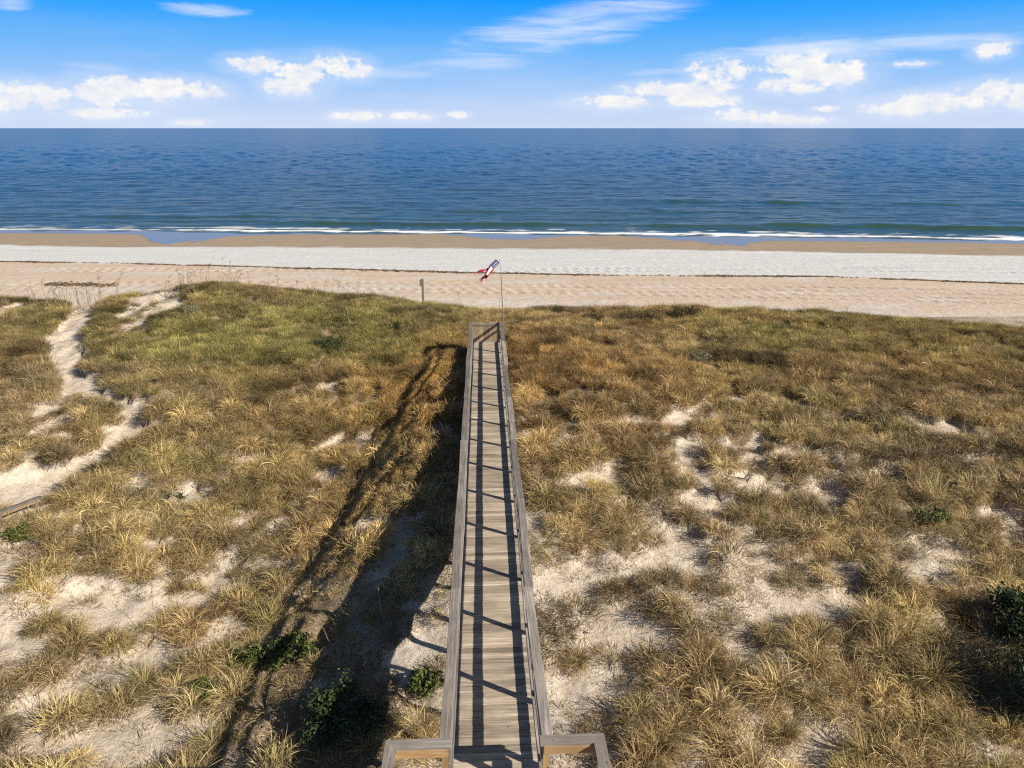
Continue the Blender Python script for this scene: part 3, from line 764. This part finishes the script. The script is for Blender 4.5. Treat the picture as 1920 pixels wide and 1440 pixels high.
# tall arching grass
x, y, g = scatter(.50, 1); cv = cover(x, y)
k = (g.uniform(0, 1, x.size) < cv*(.88-.20*far_s(y))*(1-.85*trough(x, y))) & ~under_deck(x, y, .55); x, y = x[k], y[k]
tag(stuff('dune_grass', 'tall', x, y, g.uniform(.60, 1.22, x.size)*(1-.22*far_s(y)), g), 'tall arching straw coloured dune grass in tufts all over the sand')
x, y, g = scatter(.36, 2); cv = cover(x, y)
k = (g.uniform(0, 1, x.size) < cv*.70*(1-.45*trough(x, y))) & ~under_deck(x, y, .3); x, y = x[k], y[k]
tag(stuff('short_grass', 'medium', x, y, g.uniform(.55, 1.15, x.size), g, sink=.03), 'shorter dry brown and olive dune grass filling in between the tufts')
x, y, g = scatter(.30, 3); cv = np.clip(cover(x, y)*.8+(.26+.30*sstep(16, 28, y)*(1-patch_mask(x, y)))*(1-path_mask(x, y))*sstep(-.4, .4, fbm(x/.9, y/.9, 2, 115)), 0, 1)
ud = under_deck(x, y, 0)
k = (g.uniform(0, 1, x.size) < cv*.85*np.where(ud, .25, 1)); x, y = x[k], y[k]
tag(stuff('dry_ground_cover', 'low', x, y, g.uniform(.5, 1.3, x.size), g, sink=.01), 'low dead grass and plant litter lying close to the sand')
x, y, g = scatter(.34, 4); cv = cover(x, y)*sstep(22, 33, y)
k = (g.uniform(0, 1, x.size) < cv) & ~under_deck(x, y, .2); x, y = x[k], y[k]
tag(stuff('ridge_grass', 'fine', x, y, g.uniform(.55, 1.0, x.size), g, sink=.03), 'fine windswept green and golden grass thick along the seaward ridge')
x, y, g = scatter(1.5, 5); cv = cover(x, y)
k = (g.uniform(0, 1, x.size) < cv*.30) & ~under_deck(x, y, .5); x, y = x[k], y[k]
tag(stuff('dry_stems', 'stem', x, y, g.uniform(.55, .95, x.size), g, tilt=.25), 'scattered thin dry seed stems rising out of the grass')

# big single tussocks near the camera
TUSS = [bpy.data.meshes.new('x') for _ in range(0)]
for i in range(5):
    v, f, a = blades(430, .20, (.40, 1.05), .55, 2.0, .0125, 500+i, seg=6, wind=(-.05, .03), curl=.6, dome=.1); TUSS.append(mesh_np('grass_tussock', v, f, M['tuss'], {'blade': a}))
def place(name, me, px, py, s, label, cat, group=None, rz=None):
    x, y, z = hit(px, py); z = float(mound(x, y))-.03
    o = link(name, me, None, (x, y, z)); o.rotation_euler = (0, 0, random.uniform(0, 6.28) if rz is None else rz); o.scale = (s, s, s)
    return tag(o, label, cat, group)
G = 'large grass tussocks'
for i, (px, py, s, lb) in enumerate([(1745,1295,1.15,'largest arching grass tussock, fountain shaped, beside the shaded hollow at the right edge'),
    (1640,1195,1.1,'dense straw tussock just behind the largest fountain shaped one'), (1810,1170,.9,'olive tussock with loose blades at the left lip of the shaded hollow'),
    (1325,1245,1.1,'upright green and straw tussock between two bare sand strips right of the boardwalk'), (1530,1265,.75,'small tussock with fresh green blades in the middle of the lower right sand'),
    (1060,950,.85,'rounded tussock touching the right rail where the grass meets bare sand'), (1150,1010,.9,'drooping tussock above the long bare sand patch right of the boardwalk'),
    (1620,1425,1.1,'wide pale tussock at the bottom edge, below the largest fountain shaped one'), (1230,1420,1.0,'grass tussock at the bottom edge, beside the right landing rail'),
    (1470,1380,.85,'low brown tussock between two sand patches near the bottom right'), (95,1175,1.0,'isolated tussock on the open sand near the left edge'),
    (330,1110,.85,'dark brown tussock between two bare sand strips left of the boardwalk shadow'), (275,1290,1.0,'large spreading tussock below the sand strip in the lower left'),
    (480,1010,.85,'brown drooping tussock above the widest bare sand strip on the left'), (1085,1240,.75,'scruffy orange brown tussock close beside the right rail near the landing'),
    (1420,1000,.8,'pale tussock just left of the shaded white sand hollow'), (1850,1080,.8,'straw tussock above the shaded hollow near the right edge')]):
    place('grass_tussock', TUSS[i % 5], px, py, s*.92, lb, 'grass tussock', G)

# ------------------------------------------------------------------ bushes
def bush_parts(seed, R, H, n, leaf):
    g = np.random.default_rng(seed)
    mb = MB(); tips = []
    for i in range(14):
        a, e = g.uniform(0, 2*PI), g.uniform(.25, 1.0); rr = R*g.uniform(.45, .95)*math.sqrt(1-(e*.85)**2)+.05
        tip = np.array([math.cos(a)*rr, math.sin(a)*rr, H*e*.9]); midp = tip*.5+np.array([0, 0, .12*H])+g.normal(0, .04, 3)
        mb.tube([(0, 0, -.1), midp, tip], [.014, .009, .004], 4); tips += [tip, (tip+midp)/2, tip*.8+np.array([0, 0, .05])]
    tips = np.array(tips); t = tips[g.integers(0, len(tips), n)]+g.normal(0, 1, (n, 3))*np.array([R*.16, R*.16, H*.11])
    t[:, 2] = np.maximum(t[:, 2], .02)
    d1 = g.normal(0, 1, (n, 3)); d1 /= np.linalg.norm(d1, axis=1)[:, None]
    d2 = np.cross(d1, g.normal(0, 1, (n, 3))); d2 /= np.linalg.norm(d2, axis=1)[:, None]
    s = leaf*g.uniform(.6, 1.3, n)[:, None]
    V = np.stack([t-d1*s, t+d2*s*.45, t+d1*s, t-d2*s*.45], 1).reshape(-1, 3); Fq = np.arange(4*n).reshape(n, 4)
    col = np.clip(np.repeat(g.beta(2, 2, n)*.7+.3*g.uniform(0, 1)*1, 4), 0, 1)
    return mb, V, Fq, col
def bush(px, py, R, H, n, m, label, leaf=.05, seed=0, wx=None):
    if wx: x, y = wx
    else: x, y, _ = hit(px, py)
    o = tag(empty('bush', (x, y, float(mound(x, y)))), label, 'bush')
    mb, V, Fq, col = bush_parts(seed+int(px), R, H, n, leaf)
    mb.build('stems', M['twig'], o); link('foliage', mesh_np('foliage', V, Fq, M[m], {'blade': col}), o)
bush(548, 1240, .52, .55, 1700, 'leaf', 'bright green leafy bush at the edge of the boardwalk shadow')
bush(470, 1248, .42, .38, 900, 'leaf', 'half bare green bush just left of the bright leafy one', seed=3)
bush(650, 1365, .85, .75, 3000, 'leafdark', 'wide dark green shrub inside the boardwalk shadow near the landing')
bush(800, 1292, .42, .45, 1000, 'leaf', 'small green bush against the left rail just past the landing', seed=5)
bush(38, 1015, .42, .38, 1100, 'leaf', 'low rounded green bush under the sloping handrail')
bush(385, 1310, .35, .32, 700, 'leaf', 'small green bush in the lower left grass, left of the boardwalk shadow')
bush(1740, 1000, .50, .45, 1300, 'leaf', 'round vivid green bush among grass near the right edge')
bush(1500, 985, .62, .28, 1200, 'leafdark', 'low dark green mat of a bush below the shaded white sand hollow')
bush(1660, 912, .80, .35, 1800, 'leaf', 'wide flat green bush right of the shaded white sand hollow')
bush(300, 935, .75, .30, 1500, 'leafdark', 'flat dark green bush beside the sandy path, above the handrail')
bush(1310, 690, .55, .40, 700, 'leafgrey', 'pale green bush by a bare sandy spot halfway up the right side')
bush(350, 602, .85, .60, 1100, 'leafgrey', 'grey green bush in front of the white sand blowout on the left hump')
bush(1925, 1195, 1.0, 1.1, 3600, 'leafdark', 'tall dark shrub at the right edge over the shaded hollow', leaf=.06)
bush(2010, 1330, 1.7, 2.2, 6500, 'leafdark', 'big dark shrub cut off by the right edge of the view, lower of two', leaf=.06)
bush(960, 600, .7, .6, 1400, 'leafdark', 'dark scrubby bush at the foot of the windsock pole', wx=(.75, YE+1.3))
bush(1250, 605, 1.5, .75, 2600, 'leafbrown', 'dark brown scrub bush on the ridge, middle of three right of the boardwalk end', wx=(9.3, 40.6))
bush(1180, 605, 1.1, .6, 1800, 'leafbrown', 'brown scrub bush on the ridge, nearest of three to the windsock pole', wx=(6.6, 40.9))
bush(1310, 605, 1.2, .7, 2000, 'leafbrown', 'brown scrub bush on the ridge, farthest right of three', wx=(11.9, 40.6))
bush(560, 650, 1.0, .55, 1500, 'leafdark', 'dark green bush in the lush grass left of the boardwalk end', wx=(-8.0, 35.6))

# ------------------------------------------------------------------ sea oats along the crest
def oats(pxs, n, label, group, smin, smax, back=0.):
    g = np.random.default_rng(int(pxs[0])+n)
    for i in range(n):
        px = g.uniform(*pxs); u = (px-960)/F_PX; f = 44.0
        x = CAMX+u*f*1.0+f*YAW; yb = float(crest_y(x))+back+g.uniform(-1.2, 1.0)
        o = link('sea_oats', OATS[int(g.integers(0, len(OATS)))], None, (x, yb, float(ground_z(x, yb))-.05))
        o.rotation_euler = (g.normal(0, .08), g.normal(-.10, .12), g.uniform(0, 6.28)); s = g.uniform(smin, smax); o.scale = (s, s, s)
        tag(o, label, 'sea oats', group)
oats((-10, 200), 26, 'thin sea oats stalk on the far crest left of the sandy path', 'sea oats left of the path', .8, 1.25)
oats((85, 225), 18, 'sea oats stalk with dark seed head leaning over the crest at the path top', 'sea oats at the path top', 1.15, 1.6)
oats((300, 450), 46, 'pale dry sea oats stalk bunched on the top of the grassy hump', 'sea oats on the hump', .7, 1.25)
oats((480, 680), 34, 'loose leaning sea oats stalk on the crest between hump and boardwalk', 'sea oats between hump and boardwalk', .6, 1.15)
oats((690, 780), 6, 'short sea oats stalk by the lone wooden post', 'sea oats by the post', .5, .8)
oats((1060, 1330), 24, 'short wispy sea oats stalk on the crest right of the windsock pole', 'sea oats right of the pole', .5, .9)

# ------------------------------------------------------------------ seaweed wrack along the old tide line
def wrack(name, line, x0, x1, n, seed, label, wy_=.17):
    g = np.random.default_rng(seed); x = g.uniform(x0, x1, n)
    dens = sstep(-.30, .25, fbm(x/6., x*0, 3, seed)+.1); k = g.uniform(0, 1, n) < dens*.9+.06; x = x[k]; n = len(x)
    y = line(x)+g.normal(0, wy_, n)*(.6+1.2*np.abs(vnoise(x/3., x*0, seed+2)))+.25*fbm(x/3, x*0, 3, seed+1)
    z = np.interp(shore(x)-y, [0, 15, 60], [0, .3, 2.42])
    z = beach_z(x, y)+.015
    a = g.normal(0, .5, n); L = g.uniform(.10, .34, n)[:, None]; W = g.uniform(.03, .08, n)[:, None]; H = g.uniform(.03, .10, n)
    d1 = np.c_[np.cos(a), np.sin(a), np.zeros(n)]; d2 = np.c_[-np.sin(a), np.cos(a), np.zeros(n)]; P = np.c_[x, y, z]; up = np.c_[np.zeros(n), np.zeros(n), H]
    V = np.stack([P-d1*L, P-d2*W-up*.2, P+d1*L, P+d2*W-up*.2, P+up], 1).reshape(-1, 3)
    b = np.arange(n)[:, None]*5
    Fq = np.concatenate([b+np.array([[0, 1, 4]]), b+np.array([[1, 2, 4]]), b+np.array([[2, 3, 4]]), b+np.array([[3, 0, 4]])])
    tag(link(name, mesh_np(name, V, Fq, M['wrack'])), label, kind='stuff')
wrack('seaweed_line', wrack_ln, -75, 75, 8000, 130, 'dark dry seaweed line along the old tide mark on the beach')
drift = pxline([(-300,524),(60,523),(100,528),(240,531),(2200,560)], 2.1)
wrack('seaweed_patch', drift, *sorted((at_z(85, 528, 2.1)[0], at_z(235, 531, 2.1)[0])), 380, 140, 'brown drift of dead reeds on the beach beyond the path', .35)

# ------------------------------------------------------------------ light and sky
SUN = np.array([.862, -.506, 0.])*math.cos(math.radians(32)); SUN[2] = math.sin(math.radians(32))
ld = bpy.data.lights.new('sun', 'SUN'); ld.energy = 4.6; ld.angle = math.radians(.53); ld.color = (1., .90, .76)
lo = bpy.data.objects.new('sun', ld); COL.objects.link(lo); lo.location = (30, -20, 40)
from mathutils import Vector
lo.rotation_euler = Vector(SUN).to_track_quat('Z', 'Y').to_euler()
w = bpy.data.worlds.new('World'); sc.world = w; w.use_nodes = True
nt = w.node_tree; L = nt.links.new; bg = nt.nodes['Background']
sky = nt.nodes.new('ShaderNodeTexSky'); sky.sky_type = 'NISHITA'; sky.sun_disc = False
sky.sun_elevation = math.radians(32); sky.sun_rotation = math.atan2(SUN[0], SUN[1]); sky.altitude = 10; sky.dust_density = .6
tc = nt.nodes.new('ShaderNodeTexCoord'); sx = nt.nodes.new('ShaderNodeSeparateXYZ'); L(tc.outputs['Generated'], sx.inputs[0])
X_, Y_, Z_ = sx.outputs
hyp = math_(nt, 'SQRT', math_(nt, 'ADD', math_(nt, 'MULTIPLY', X_, X_), math_(nt, 'MULTIPLY', Y_, Y_)))
EL = math_(nt, 'DIVIDE', Z_, math_(nt, 'MAXIMUM', hyp, .001))           # tangent of elevation
AZ = math_(nt, 'ARCTAN2', X_, Y_)                                       # azimuth, 0 straight out to sea
cr = nt.nodes.new('ShaderNodeValToRGB'); e = cr.color_ramp.elements
SKYRAMP = [(0, (.62, .72, .92)), (.12, (.52, .67, .94)), (.28, (.32, .57, .96)), (.45, (.16, .48, .97)), (.60, (.050, .39, .99)), (.74, (.004, .32, 1.0)), (1, (.001, .27, 1.0))]
e[0].position, e[0].color = 0, (*SKYRAMP[0][1], 1); e[1].position, e[1].color = 1, (*SKYRAMP[-1][1], 1)
for p_, c_ in SKYRAMP[1:-1]: q = e.new(p_); q.color = (*c_, 1)
wob = noise(nt, None, 1, 2)
L(rng_(nt, EL, 0, .21), cr.inputs[0])
NS = .06
hi = nt.nodes.new('ShaderNodeVectorMath'); hi.operation = 'SCALE'; hi.inputs['Scale'].default_value = NS; L(sky.outputs[0], hi.inputs[0])
base = mixc(nt, rng_(nt, EL, .20, .42, 0, 1, True), cr.outputs[0], hi.outputs[0])
# cloud coordinates: azimuth and elevation
def cloud_vec(sx_, sy_, rot=0.):
    c = nt.nodes.new('ShaderNodeCombineXYZ'); L(AZ, c.inputs[0]); L(EL, c.inputs[1])
    m = nt.nodes.new('ShaderNodeMapping'); m.inputs['Scale'].default_value = (sx_, sy_, 1); m.inputs['Rotation'].default_value = (0, 0, rot); L(c.outputs[0], m.inputs[0]); return m.outputs[0]
def azel(px, py): d_ = ray(px, py); return math.atan2(d_[0], d_[1]), d_[2]/math.hypot(d_[0], d_[1])
nb = noise(nt, cloud_vec(32, 44), 1., 3, .5, .1); nb2 = noise(nt, cloud_vec(95, 125), 1., 6, .62)
dn = math_(nt, 'ADD', math_(nt, 'MULTIPLY', math_(nt, 'SUBTRACT', nb, .5), 3.2), math_(nt, 'MULTIPLY', math_(nt, 'SUBTRACT', nb2, .5), 2.6))
CUM = [(45,182,72,22),(-60,190,80,20),(200,172,62,24),(262,172,75,20),(340,168,62,18),(200,212,60,10),(480,122,44,16),(560,142,52,26),(545,160,44,20),(632,122,46,18),(660,135,34,15),
       (668,218,44,9),(768,218,42,9),(355,230,30,6),(1150,192,76,13),(1270,170,90,15),(1350,145,52,28),(1300,190,70,11),(1230,172,60,10),(1508,128,72,32),(1558,138,60,26),(1460,155,50,18),(1510,165,40,10),
       (1390,218,60,13),(1500,225,60,9),(1690,202,66,16),(1790,190,90,16),(1850,172,42,16),(1920,192,40,12),(1860,95,24,12),(1705,120,28,5),(1980,170,70,20),(1548,204,22,5),(860,215,20,6)]
def blob(px, py, rx, ry):
    a, el = azel(px, py); ra, re = rx/F_PX*1.0, ry/F_PX*.97
    u_ = math_(nt, 'MULTIPLY', math_(nt, 'SUBTRACT', AZ, a), 1/ra)
    v_ = math_(nt, 'MULTIPLY', math_(nt, 'SUBTRACT', EL, el), 1/re)
    return math_(nt, 'SUBTRACT', 1., math_(nt, 'ADD', math_(nt, 'MULTIPLY', u_, u_), math_(nt, 'MULTIPLY', v_, v_))), v_
acc = None; top = None
for q in CUM:
    d_, v_ = blob(*q)
    t_ = math_(nt, 'ADD', d_, math_(nt, 'MULTIPLY', v_, 1.1))
    acc = d_ if acc is None else math_(nt, 'SMOOTH_MAX', acc, d_, .35)
    top = t_ if top is None else math_(nt, 'MAXIMUM', top, t_)
dens = rng_(nt, math_(nt, 'ADD', acc, dn), -.05, .80, 0, 1, True)
dens = math_(nt, 'MULTIPLY', dens, rng_(nt, math_(nt, 'ADD', top, math_(nt, 'MULTIPLY', dn, .35)), -1.0, .75, .30, 1, True))
soft = rng_(nt, math_(nt, 'ADD', acc, math_(nt, 'MULTIPLY', dn, .6)), -2.4, .8, 0, .30, True)
shade = mixc(nt, rng_(nt, noise(nt, cloud_vec(34, 60), 1., 5, .6), .35, .62), (.80, .83, .90), (1.02, .985, .93))
c = mixc(nt, soft, base, (.86, .90, .98))
c = mixc(nt, math_(nt, 'MULTIPLY', dens, .93), c, shade)
# thin streaks of cirrus
def streak(px0, py0, px1, py1, wid, amp):
    a0, e0 = azel(px0, py0); a1, e1 = azel(px1, py1); sl = (e1-e0)/(a1-a0); L_ = abs(a1-a0)/2; am = (a0+a1)/2
    mid = math_(nt, 'ADD', math_(nt, 'MULTIPLY', math_(nt, 'SUBTRACT', AZ, am), sl), (e0+e1)/2)
    v_ = math_(nt, 'MULTIPLY', math_(nt, 'SUBTRACT', EL, mid), F_PX/wid); u_ = math_(nt, 'MULTIPLY', math_(nt, 'SUBTRACT', AZ, am), 1/L_)
    g_ = math_(nt, 'SUBTRACT', 1., math_(nt, 'ADD', math_(nt, 'MULTIPLY', v_, v_), math_(nt, 'MULTIPLY', u_, u_)))
    fib = noise(nt, cloud_vec(9, 80, -math.atan(sl)), 1., 6, .6, .8)
    return math_(nt, 'MULTIPLY', rng_(nt, math_(nt, 'ADD', g_, math_(nt, 'MULTIPLY', math_(nt, 'SUBTRACT', fib, .5), 2.8)), -.2, 1.5, 0, 1, True), amp)
cir = None
for q in [(820,98,1340,-12,40,.66),(740,128,1010,112,14,.5),(1270,108,1960,60,13,.75),(1640,92,1960,72,10,.4),(290,12,470,24,11,.75),(-40,0,70,8,14,.8),(1160,138,1300,132,6,.35),(640,135,820,140,10,.35),(1440,105,1740,96,9,.3),(100,118,260,128,7,.25)]:
    s_ = streak(*q); cir = s_ if cir is None else math_(nt, 'MAXIMUM', cir, s_)
veil = math_(nt, 'MULTIPLY', rng_(nt, noise(nt, cloud_vec(2.2, 22), 1., 5, .6, .4), .45, .75, 0, .30), rng_(nt, EL, .13, .04, 0, 1))
c = mixc(nt, veil, c, (.80, .87, 1.0))
c = mixc(nt, cir, c, (.82, .88, 1.0))
# below the horizon
c = mixc(nt, rng_(nt, EL, -.002, -.03), c, (.10, .12, .13))
L(c, bg.inputs[0]); bg.inputs[1].default_value = 2**-EXPO
try: w.cycles.sampling_method = 'MANUAL'; w.cycles.sample_map_resolution = 512
except Exception: pass

# ------------------------------------------------------------------ camera
cd = bpy.data.cameras.new('camera'); cam = bpy.data.objects.new('camera', cd); COL.objects.link(cam)
cd.sensor_width = 36; cd.lens = 36*F_PX/1920; cd.clip_end = 120000; cd.clip_start = .1
cam.location = (CAMX, 0, CAMZ); cam.rotation_euler = (PI/2-PITCH, 0, -math.atan(YAW)); sc.camera = cam
sc.view_settings.view_transform = 'Standard'; sc.view_settings.look = 'None'; sc.view_settings.exposure = EXPO; sc.view_settings.gamma = 1
sc.cycles.max_bounces = 5; sc.cycles.diffuse_bounces = 3; sc.cycles.transparent_max_bounces = 4
sc.cycles.use_denoising = False; sc.cycles.filter_width = 1.2
